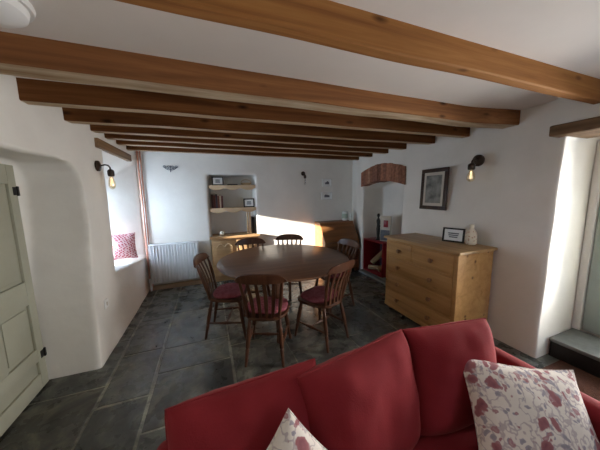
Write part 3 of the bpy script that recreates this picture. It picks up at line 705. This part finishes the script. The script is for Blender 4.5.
# ------------------------------------------------------------------ fireplace contents
def log_box():
    t = thing('log_box', 'red enamelled open-fronted log box standing in the fireplace', 'log box', (2.70, 3.47, 0.045))
    W, D, H = 0.27, 0.38, 0.60
    bm = BM()
    box(bm, 0, D, W-0.022, W, 0, H, 0.004); obj('side_panel', bm, M['red_enamel'], t)
    obj('side_panel', bx(0, D, -W, -W+0.022, 0, H, 0.004), M['red_enamel'], t)
    obj('top_panel', bx(0, D, -W+0.022, W-0.022, H-0.022, H, 0.004), M['red_enamel'], t)
    obj('base_panel', bx(0, D, -W+0.022, W-0.022, 0, 0.022), M['red_enamel'], t)
    obj('back_panel', bx(D-0.012, D, -W+0.022, W-0.022, 0.022, H-0.022), M['box_dark'], t)
log_box()
LG = [((2.74, 3.62, 0.115), (3.0, 3.37, 0.115), 0.042, 'lowest split log lying across the red log box'),
      ((2.76, 3.54, 0.22), (2.94, 3.38, 0.49), 0.045, 'pale-ended log leaning upright in the red log box'),
      ((2.74, 3.35, 0.13), (3.0, 3.28, 0.30), 0.048, 'thick brown log on the right in the red log box')]
for a, b, r, lab in LG:
    a = Vector(a); b = Vector(b); t = thing('firewood_log', lab, 'log', tuple(a), 0, 'firewood in the log box')
    bm = turned(BM(), (0, 0, 0), b-a, [(0.01, r*.98), (0.25, r*1.03), (0.5, r*.96), (0.8, r*1.02), (0.99, r)], 11)
    for v in bm.verts: v.co += noise.noise_vector(v.co*14)*0.008
    obj('bark', bm, M['log'], t)
    dd = (b-a).normalized()
    obj('cut_end', turned(BM(), -dd*0.004, dd*0.012, [(0, r*.93), (1, r*.93)], 14), M['log_end'], t, label='pale sawn end')
t = thing('picture_tin', 'pale picture tin with a red panel standing on the red log box', 'tin', (2.86, 3.33, 0.646), R(-62))
obj('tin', bx(-0.09, 0.09, -0.03, 0.03, 0, 0.44, 0.006), M['mount'], t)
obj('red_panel', bx(-0.03, 0.05, -0.034, -0.028, 0.25, 0.37, 0.003), M['red_enamel'], t, label='dark red panel')
obj('grey_panel', bx(-0.08, 0.08, -0.033, -0.028, 0.02, 0.2, 0.003), M['ink'], t)
t = thing('black_figurine', 'thin black standing figurine at the left end on the log box', 'figurine', (2.82, 3.48, 0.646))
obj('figure', lathe(BM(), [(0.035, 0), (0.035, 0.015), (0.016, 0.03), (0.028, 0.12), (0.033, 0.2), (0.024, 0.28), (0.034, 0.35), (0.016, 0.395), (0.013, 0.41), (0.024, 0.43), (0.026, 0.45), (0.016, 0.475), (0.0, 0.48)], 18), M['black'], t)
obj('arm', tube(BM(), [(0.0, -0.03, 0.36), (0.0, -0.06, 0.28), (0.0, -0.03, 0.22)], 0.008, 8), M['black'], t)

# ------------------------------------------------------------------ chest of drawers
def chest():
    t = thing('chest_of_drawers', 'waxed pine chest of drawers with dark wooden knobs on the right wall', 'chest of drawers', (2.115, 1.96, 0))
    L = 0.475; D = 0.495
    bm = BM()
    for s in (-1, 1): box(bm, 0.0, D, s*(L-0.02)-0.02, s*(L-0.02)+0.02, 0.055, 0.915, 0.003)
    box(bm, 0.012, D, -L+0.04, L-0.04, 0.055, 0.905)
    for z in (0.07, 0.275, 0.485, 0.69, 0.90): box(bm, 0.0, 0.02, -L+0.04, L-0.04, z-0.01, z+0.01, 0.001)
    box(bm, 0.0, 0.02, -0.012+0.055, 0.012+0.055, 0.70, 0.89, 0.001)
    obj('carcass', bm, M['pine'], t)
    obj('top_board', bx(-0.03, D+0.01, -L-0.03, L+0.03, 0.915, 0.945, 0.009, seg=3), M['pine_top'], t)
    obj('plinth', bx(-0.006, D, -L-0.004, L+0.004, 0.03, 0.075, 0.006), M['pine'], t)
    for sy in (-1, 1):
        for xx in (0.05, D-0.06): obj('bun_foot', lathe(BM(), [(0.022, 0), (0.036, 0.008), (0.036, 0.022), (0.026, 0.032)], 18, (xx, sy*(L-0.06), 0)), M['knob'], t)
    def drawer(y0, y1, z0, z1, ks):
        dr = obj('drawer', bx(-0.004, 0.012, y0+0.003, y1-0.003, z0+0.003, z1-0.003, 0.003), M['pine'], t)
        for ky in ks:
            obj('drawer_knob', turned(BM(), (-0.003, ky, (z0+z1)/2), (-0.045, ky, (z0+z1)/2), [(0, .012), (.3, .010), (.5, .02), (.7, .025), (.9, .021), (1, .009)], 16), M['knob'], dr)
    a = L-0.04
    drawer(-a, 0.043, 0.70, 0.89, (-0.20,)); drawer(0.067, a, 0.70, 0.89, (0.245,))
    for z0, z1 in ((0.495, 0.68), (0.285, 0.475), (0.08, 0.265)): drawer(-a, a, z0, z1, (-0.20, 0.245))
chest()
photo_frame('photo_frame', 'black framed certificate standing on the pine chest of drawers', (2.47, 1.815, 0.945), R(-70), 0.21, 0.155, M['black'], 0.017)
t = thing('bottle_vase', 'cream patterned bottle vase on the pine chest of drawers', 'vase', (2.52, 1.655, 0.945))
obj('body', lathe(BM(), [(0.036, 0), (0.046, 0.006), (0.052, 0.03), (0.052, 0.10), (0.045, 0.135), (0.026, 0.158), (0.02, 0.172)], 28), M['vase'], t)
obj('neck', lathe(BM(), [(0.02, 0.172), (0.019, 0.19), (0.026, 0.2), (0.026, 0.208), (0.014, 0.21), (0.0, 0.2)], 24), M['cream'], t)

# large dark framed picture over the fireplace side of the chest
t = photo_frame('framed_portrait', 'large dark wooden frame with a faded grey drawing on the right wall', (wall_x(2.25)-0.022, 2.265, 1.268), R(-93.5), 0.40, 0.515, M['frame_dark'], 0.048, 2.0, marks=False, cat='picture', mount=(0.082, 0.082, 0.085, 0.085))
for ch in list(t.children):
    if ch.name.startswith('strut'): bpy.data.objects.remove(ch)

# ------------------------------------------------------------------ dining table
def table():
    t = thing('dining_table', 'round dark wooden dining table in the middle of the slate floor', 'table', (0.80, 2.66, 0))
    obj('tabletop', lathe(BM(), [(0.0, 0.722), (0.735, 0.722), (0.752, 0.727), (0.757, 0.736), (0.752, 0.745), (0.742, 0.75), (0.0, 0.75)], 96), M['table'], t)
    L = 0.36
    bm = BM()
    for s in (-1, 1): box(bm, s*L-0.011, s*L+0.011, -L, L, 0.63, 0.722, 0.002); box(bm, -L, L, s*L-0.011, s*L+0.011, 0.63, 0.722, 0.002)
    obj('apron', bm, M['table'], t, rot=(0, 0, R(20)))
    for sx in (-1, 1):
        for sy in (-1, 1):
            v = Matrix.Rotation(R(20), 3, 'Z') @ Vector((sx*L, sy*L, 0)); bm = BM()
            lathe(bm, [(0.018, 0), (0.024, 0.02), (0.018, 0.06), (0.02, 0.12), (0.026, 0.3), (0.031, 0.42), (0.026, 0.47), (0.034, 0.5), (0.03, 0.52)], 18, (v.x, v.y, 0))
            box(bm, -0.032, 0.032, -0.032, 0.032, 0.52, 0.722, 0.003, Matrix.Translation((v.x, v.y, 0)) @ Matrix.Rotation(R(20), 4, 'Z'))
            obj('leg', bm, M['table'], t)
table()

# ------------------------------------------------------------------ lath-back kitchen chairs (local +y is the way the sitter faces)
def chair():
    t = thing('dining_chair', '', 'chair', (0, 0, 0), 0, 'dining chairs around the round table')
    bm = BM(); n = 40; top = []; SZ = 0.435
    def rim(a, k):
        c, s = math.cos(a), math.sin(a); e = 0.62
        x = 0.205*math.copysign(abs(c)**e, c); y = 0.20*math.copysign(abs(s)**e, s); x *= (1 + 0.13*(y/0.2)); return Vector((x*k, y*k, 0))
    rings = [(0.9, -0.034), (0.985, -0.026), (1.0, -0.01), (0.985, 0.0), (0.8, -0.003), (0.45, -0.010), (0.05, -0.011)]
    vs = [[bm.verts.new(rim(2*PI*k/n, q)+Vector((0, 0, SZ+z))) for k in range(n)] for q, z in rings]
    for a, b in zip(vs, vs[1:]):
        for k in range(n): bm.faces.new((a[k], a[(k+1) % n], b[(k+1) % n], b[k]))
    bm.faces.new(vs[0][::-1]); bm.faces.new(vs[-1])
    obj('seat', bm, M['chair'], t)
    P = [(0, .010), (.05, .013), (.25, .0155), (.34, .018), (.37, .013), (.40, .019), (.55, .021), (.72, .018), (.76, .022), (.8, .016), (1, .014)]
    for sx in (-1, 1):
        obj('leg', turned(BM(), (sx*0.195, 0.195, 0), (sx*0.145, 0.135, SZ-0.02), P), M['chair'], t)
        obj('leg', turned(BM(), (sx*0.165, -0.225, 0), (sx*0.13, -0.145, SZ-0.02), P), M['chair'], t)
        obj('side_stretcher', turned(BM(), (sx*0.178, 0.170, 0.17), (sx*0.151, -0.193, 0.17), [(0, .008), (.3, .010), (.45, .015), (.5, .017), (.55, .015), (.7, .010), (1, .008)]), M['chair'], t)
        obj('back_post', tube(BM(), [(sx*0.135, -0.165, SZ-0.01), (sx*0.142, -0.178, 0.50), (sx*0.158, -0.205, 0.62), (sx*0.172, -0.238, 0.74), (sx*0.178, -0.258, 0.80)], [.012, .014, .0175, .013, .010], 12), M['chair'], t)
    obj('cross_stretcher', turned(BM(), (-0.165, 0.0, 0.17), (0.165, 0.0, 0.17), [(0, .007), (.3, .010), (.45, .015), (.5, .017), (.55, .015), (.7, .010), (1, .007)]), M['chair'], t)
    for k in range(4):
        u = (k-1.5)/1.5
        x0, x1 = u*0.080, u*0.108; bm = BM(); N = 9; rg = []
        yb = -0.183 - 0.004*(1-abs(u)); yt = -0.262 - 0.024*(1-u*u*.45)
        for i in range(N):
            q = i/(N-1); x = x0+(x1-x0)*q; y = yb+(yt-yb)*q + 0.018*math.sin(PI*q); z = SZ-0.012+(0.795-SZ)*q; hw = 0.0105+0.006*math.sin(PI*q)
            rg.append([bm.verts.new(p) for p in ((x-hw, y-.004, z), (x+hw, y-.004, z), (x+hw, y+.004, z), (x-hw, y+.004, z))])
        for a, b in zip(rg, rg[1:]):
            for j in range(4): bm.faces.new((a[j], a[(j+1) % 4], b[(j+1) % 4], b[j]))
        bm.faces.new(rg[0][::-1]); bm.faces.new(rg[-1])
        obj('back_slat', bm, M['chair'], t)
    bm = BM(); N = 28; rg = []
    for i in range(N+1):
        u = -1+2*i/N; x = u*0.218; yc = -0.250-0.044*(1-u*u); e = 1-abs(u)**8
        z0 = 0.780-0.004*(1-u*u); z1 = 0.800+0.030*(1-abs(u)**2.2)+0.040*e; hw = 0.011*(0.55+0.45*e)
        if abs(u) > .93: z0 += 0.008*(abs(u)-.93)/.07
        rg.append([bm.verts.new(p) for p in ((x, yc-hw, z0+.003), (x, yc-hw*1.1-.004, (z0+z1)/2), (x, yc-hw-.012, z1-.004), (x, yc-.012, z1), (x, yc+hw-.012, z1-.004), (x, yc+hw-.004, (z0+z1)/2), (x, yc+hw, z0+.003), (x, yc, z0))])
    for a, b in zip(rg, rg[1:]):
        for j in range(8): bm.faces.new((a[j], a[(j+1) % 8], b[(j+1) % 8], b[j]))
    bm.faces.new(rg[0][::-1]); bm.faces.new(rg[-1])
    obj('crest_rail', bm, M['chair'], t)
    return t
def face(dx, dy): return math.atan2(dy, dx) - PI/2
CH = [((0.46, 2.12), face(0.36, 0.86), 'spindle chair nearest the camera at the left, its back turned to us', 1),
      ((1.035, 2.145), face(-0.40, 0.92), 'spindle chair in front of the table at the right, nearest the pine chest', 1),
      ((0.15, 2.64), face(0.95, -0.28), 'spindle chair at the left side of the table, facing the chest of drawers', 1),
      ((1.49, 2.72), face(-0.98, -0.16), 'sunlit-backed spindle chair on the right side, in front of the bureau', 1),
      ((0.52, 3.17), face(-0.05, -1.0), 'spindle chair behind the table, left one, in front of the niche cupboard', 0),
      ((1.05, 3.26), face(-0.38, -0.92), 'spindle chair behind the table, right one, against the sunlit wall', 0)]
proto = chair()
pad0 = None
def pad_mesh():
    bm = BM(); n = 44; vs = []
    prof = [(0.0, 0.002), (0.5, 0.0), (0.9, 0.003), (0.985, 0.013), (1.0, 0.021), (0.985, 0.029), (0.9, 0.040), (0.7, 0.047), (0.4, 0.047), (0.15, 0.044), (0.0, 0.042)]
    for q, z in prof:
        row = []
        for k in range(n):
            a = 2*PI*k/n; c, s = math.cos(a), math.sin(a); e = 0.66
            x = 0.195*math.copysign(abs(c)**e, c); y = 0.185*math.copysign(abs(s)**e, s)
            if y < -0.1: x *= 0.86 if False else 1-0.10*smooth01((-y-0.1)/0.085)
            zz = z + (0.006*noise.noise(Vector((x*q*9, y*q*9, 1))) if z > .025 else 0)
            row.append(bm.verts.new((x*max(q, .01)*1.0, y*max(q, .01)*0.88+0.015, zz)))
        vs.append(row)
    for a, b in zip(vs, vs[1:]):
        for k in range(n): bm.faces.new((a[k], a[(k+1) % n], b[(k+1) % n], b[k]))
    bm.faces.new(vs[0][::-1]); bm.faces.new(vs[-1]); return bm
PL = ['red seat pad on the chair whose back faces the camera', 'red seat pad on the front right chair near the pine chest', 'red seat pad on the chair at the left side of the table', 'red seat pad on the chair in front of the bureau']
for i, ((x, y), rz, lab, p) in enumerate(CH):
    c = proto if i == 0 else dup(proto, (x, y, 0), rz)
    c.location = (x, y, 0); c.rotation_euler = (0, 0, rz); c['label'] = lab
    if p:
        if pad0 is None: pad0 = obj('seat_cushion', pad_mesh(), M['pad']); q = pad0
        else: q = pad0.copy(); C.objects.link(q)
        q.location = (x, y, 0.4355); q.rotation_euler = (0, 0, rz); tag(q, PL[i], 'seat cushion', 'red pads on the dining chairs')

# ------------------------------------------------------------------ sofa and cushions
def puff(w, h, d, pu=3.0, pe=0.5, conc=0.05, n=26, wr=0.004, seed=0, ztaper=0.0, cr=0.035):
    """cushion standing in local xz, thickness along y, centre at origin"""
    bm = BM(); grids = []
    for s in (-1, 1):
        g = []
        for i in range(n+1):
            row = []
            for j in range(n+1):
                u = -1+2*i/n; v = -1+2*j/n
                # denser rows near the seam
                u = math.sin(u*PI/2); v = math.sin(v*PI/2)
                x = u*w/2*(1-conc*(1-v*v)); z = v*h/2*(1-conc*(1-u*u))
                # rounded corners
                k = max(0, abs(u)+abs(v)-1.72)/0.28
                x *= 1-cr*k; z *= 1-cr*k
                t = (max(0, 1-abs(u)**pu)*max(0, 1-abs(v)**pu))**pe
                t *= 1 - ztaper*v
                nz = noise.noise(Vector((x*5+seed*3.1, z*5, s*2.0)))*wr*2 + noise.noise(Vector((x*14+seed, z*11, s)))*wr
                y = s*(d/2*t + nz*min(1, t*2))
                edge = (i in (0, n) or j in (0, n))
                if edge and s == 1: row.append(grids[0][i][j])
                else: row.append(bm.verts.new((x, y if not edge else 0, z)))
            g.append(row)
        grids.append(g)
    for q, g in enumerate(grids):
        for i in range(n):
            for j in range(n):
                vs = (g[i][j], g[i+1][j], g[i+1][j+1], g[i][j+1])
                try: bm.faces.new(vs if q == 0 else vs[::-1])
                except ValueError: pass
    return bm
def seam(w, h, conc, r=0.005, y=0.0, cr=0.035):
    pts = []; n = 20
    for e in range(4):
        for i in range(n):
            q = -1+2*i/n
            u, v = [(q, -1), (1, q), (-q, 1), (-1, -q)][e]
            x = u*w/2*(1-conc*(1-v*v)); z = v*h/2*(1-conc*(1-u*u)); k = max(0, abs(u)+abs(v)-1.72)/0.28
            pts.append((x*(1-cr*k), y, z*(1-cr*k)))
    return tube(BM(), pts, r, 6, closed=True)
def sofa():
    t = thing('sofa', 'red fabric sofa in the foreground with loose back cushions', 'sofa', (0.62, 0.48, 0))
    f = M['sofa']
    obj('base', bx(-0.80, 0.82, -0.40, 0.42, 0.05, 0.30, 0.03, seg=3), f, t)
    obj('back_frame', bx(-0.80, 0.84, 0.30, 0.46, 0.28, 0.645, 0.05, seg=4), f, t)
    for x0, x1 in ((-0.86, -0.75), (0.80, 0.92)):
        obj('arm', bx(x0, x1, -0.42, 0.46, 0.05, 0.60, 0.045, seg=4), f, t)
    for k, cx in enumerate((-0.365, 0.415)):
        obj('seat_cushion', bx(cx-0.385, cx+0.385, -0.42, 0.22, 0.30, 0.44, 0.045, seg=4), f, t)
    BC = [((-0.52, 0.245, 0.625), 0.52, 0.47, 0.19, 4, 0.0, -13), ((-0.075, 0.24, 0.63), 0.56, 0.47, 0.20, 9, -1, -13), ((0.425, 0.25, 0.625), 0.485, 0.47, 0.19, -8, 1, -13)]
    for i, (p, w_, h_, d_, rz, ry, rx) in enumerate(BC):
        b = obj('back_cushion', puff(w_, h_, d_, 4.0, 0.5, 0.02, 30, 0.007, i, 0.0, 0.01), f, t, p, (R(rx), R(ry), R(rz)))
        obj('cushion_piping', seam(w_, h_, 0.02, 0.004, 0.0, 0.01), f, b)
    for sx in (-0.74, 0.80):
        for sy in (-0.36, 0.4): obj('foot', lathe(BM(), [(0.018, 0), (0.024, 0.03), (0.026, 0.05)], 14, (sx, sy, 0)), M['knob'], t)
sofa()
def throw_pillow(name, lab, TL, TR, BL, d, mat, pm=None, group=None, pu=2.2, pe=0.55):
    TL, TR, BL = Vector(TL), Vector(TR), Vector(BL)
    u = (TR-TL); w_ = u.length; u.normalize(); v = (TL-BL); v = (v-u*u.dot(v)); h_ = v.length; v.normalize(); n_ = v.cross(u)  # local y points away from the viewer side
    c = TL + u*w_/2 - v*h_/2
    m = Matrix((u, -u.cross(v), v)).transposed().to_4x4(); m.translation = c
    t = thing(name, lab, 'cushion', tuple(c), 0, group); t.matrix_world = m
    obj('cushion_cover', puff(w_, h_, d, pu, pe, 0.075, 28, 0.004, 5, 0.0, -0.01), mat, t)
    obj('cushion_seam', seam(w_, h_, 0.075, 0.0035, 0.0, -0.01), pm or mat, t)
    return t
throw_pillow('throw_pillow', 'large white floral cushion with burgundy flowers at the right end of the sofa', (1.03, 0.69, 0.755), (1.51, 0.495, 0.675), (0.88, 0.46, 0.40), 0.17, M['floral'])
throw_pillow('throw_pillow', 'white floral cushion with only its top corner showing, left on the sofa', (0.195, 0.64, 0.83), (0.455, 0.56, 0.53), (-0.065, 0.53, 0.56), 0.14, M['floral'])
throw_pillow('window_cushion', 'red and white woven cushion on the left window sill', (-1.28, 3.84, 1.00), (-1.00, 3.98, 0.985), (-1.25, 3.74, 0.66), 0.10, M['weave'])

# ceiling light top left
t = thing('ceiling_light', 'white round ceiling fitting at the top left corner of the picture', 'ceiling light', (-0.715, 1.30, CEIL))
obj('base_ring', lathe(BM(), [(0.13, 0.002), (0.135, -0.01), (0.13, -0.025), (0.0, -0.025)], 40), M['white_plastic'], t)
obj('cover', lathe(BM(), [(0.118, -0.025), (0.112, -0.05), (0.09, -0.066), (0.04, -0.074), (0.0, -0.075)], 40), M['white_plastic'], t)
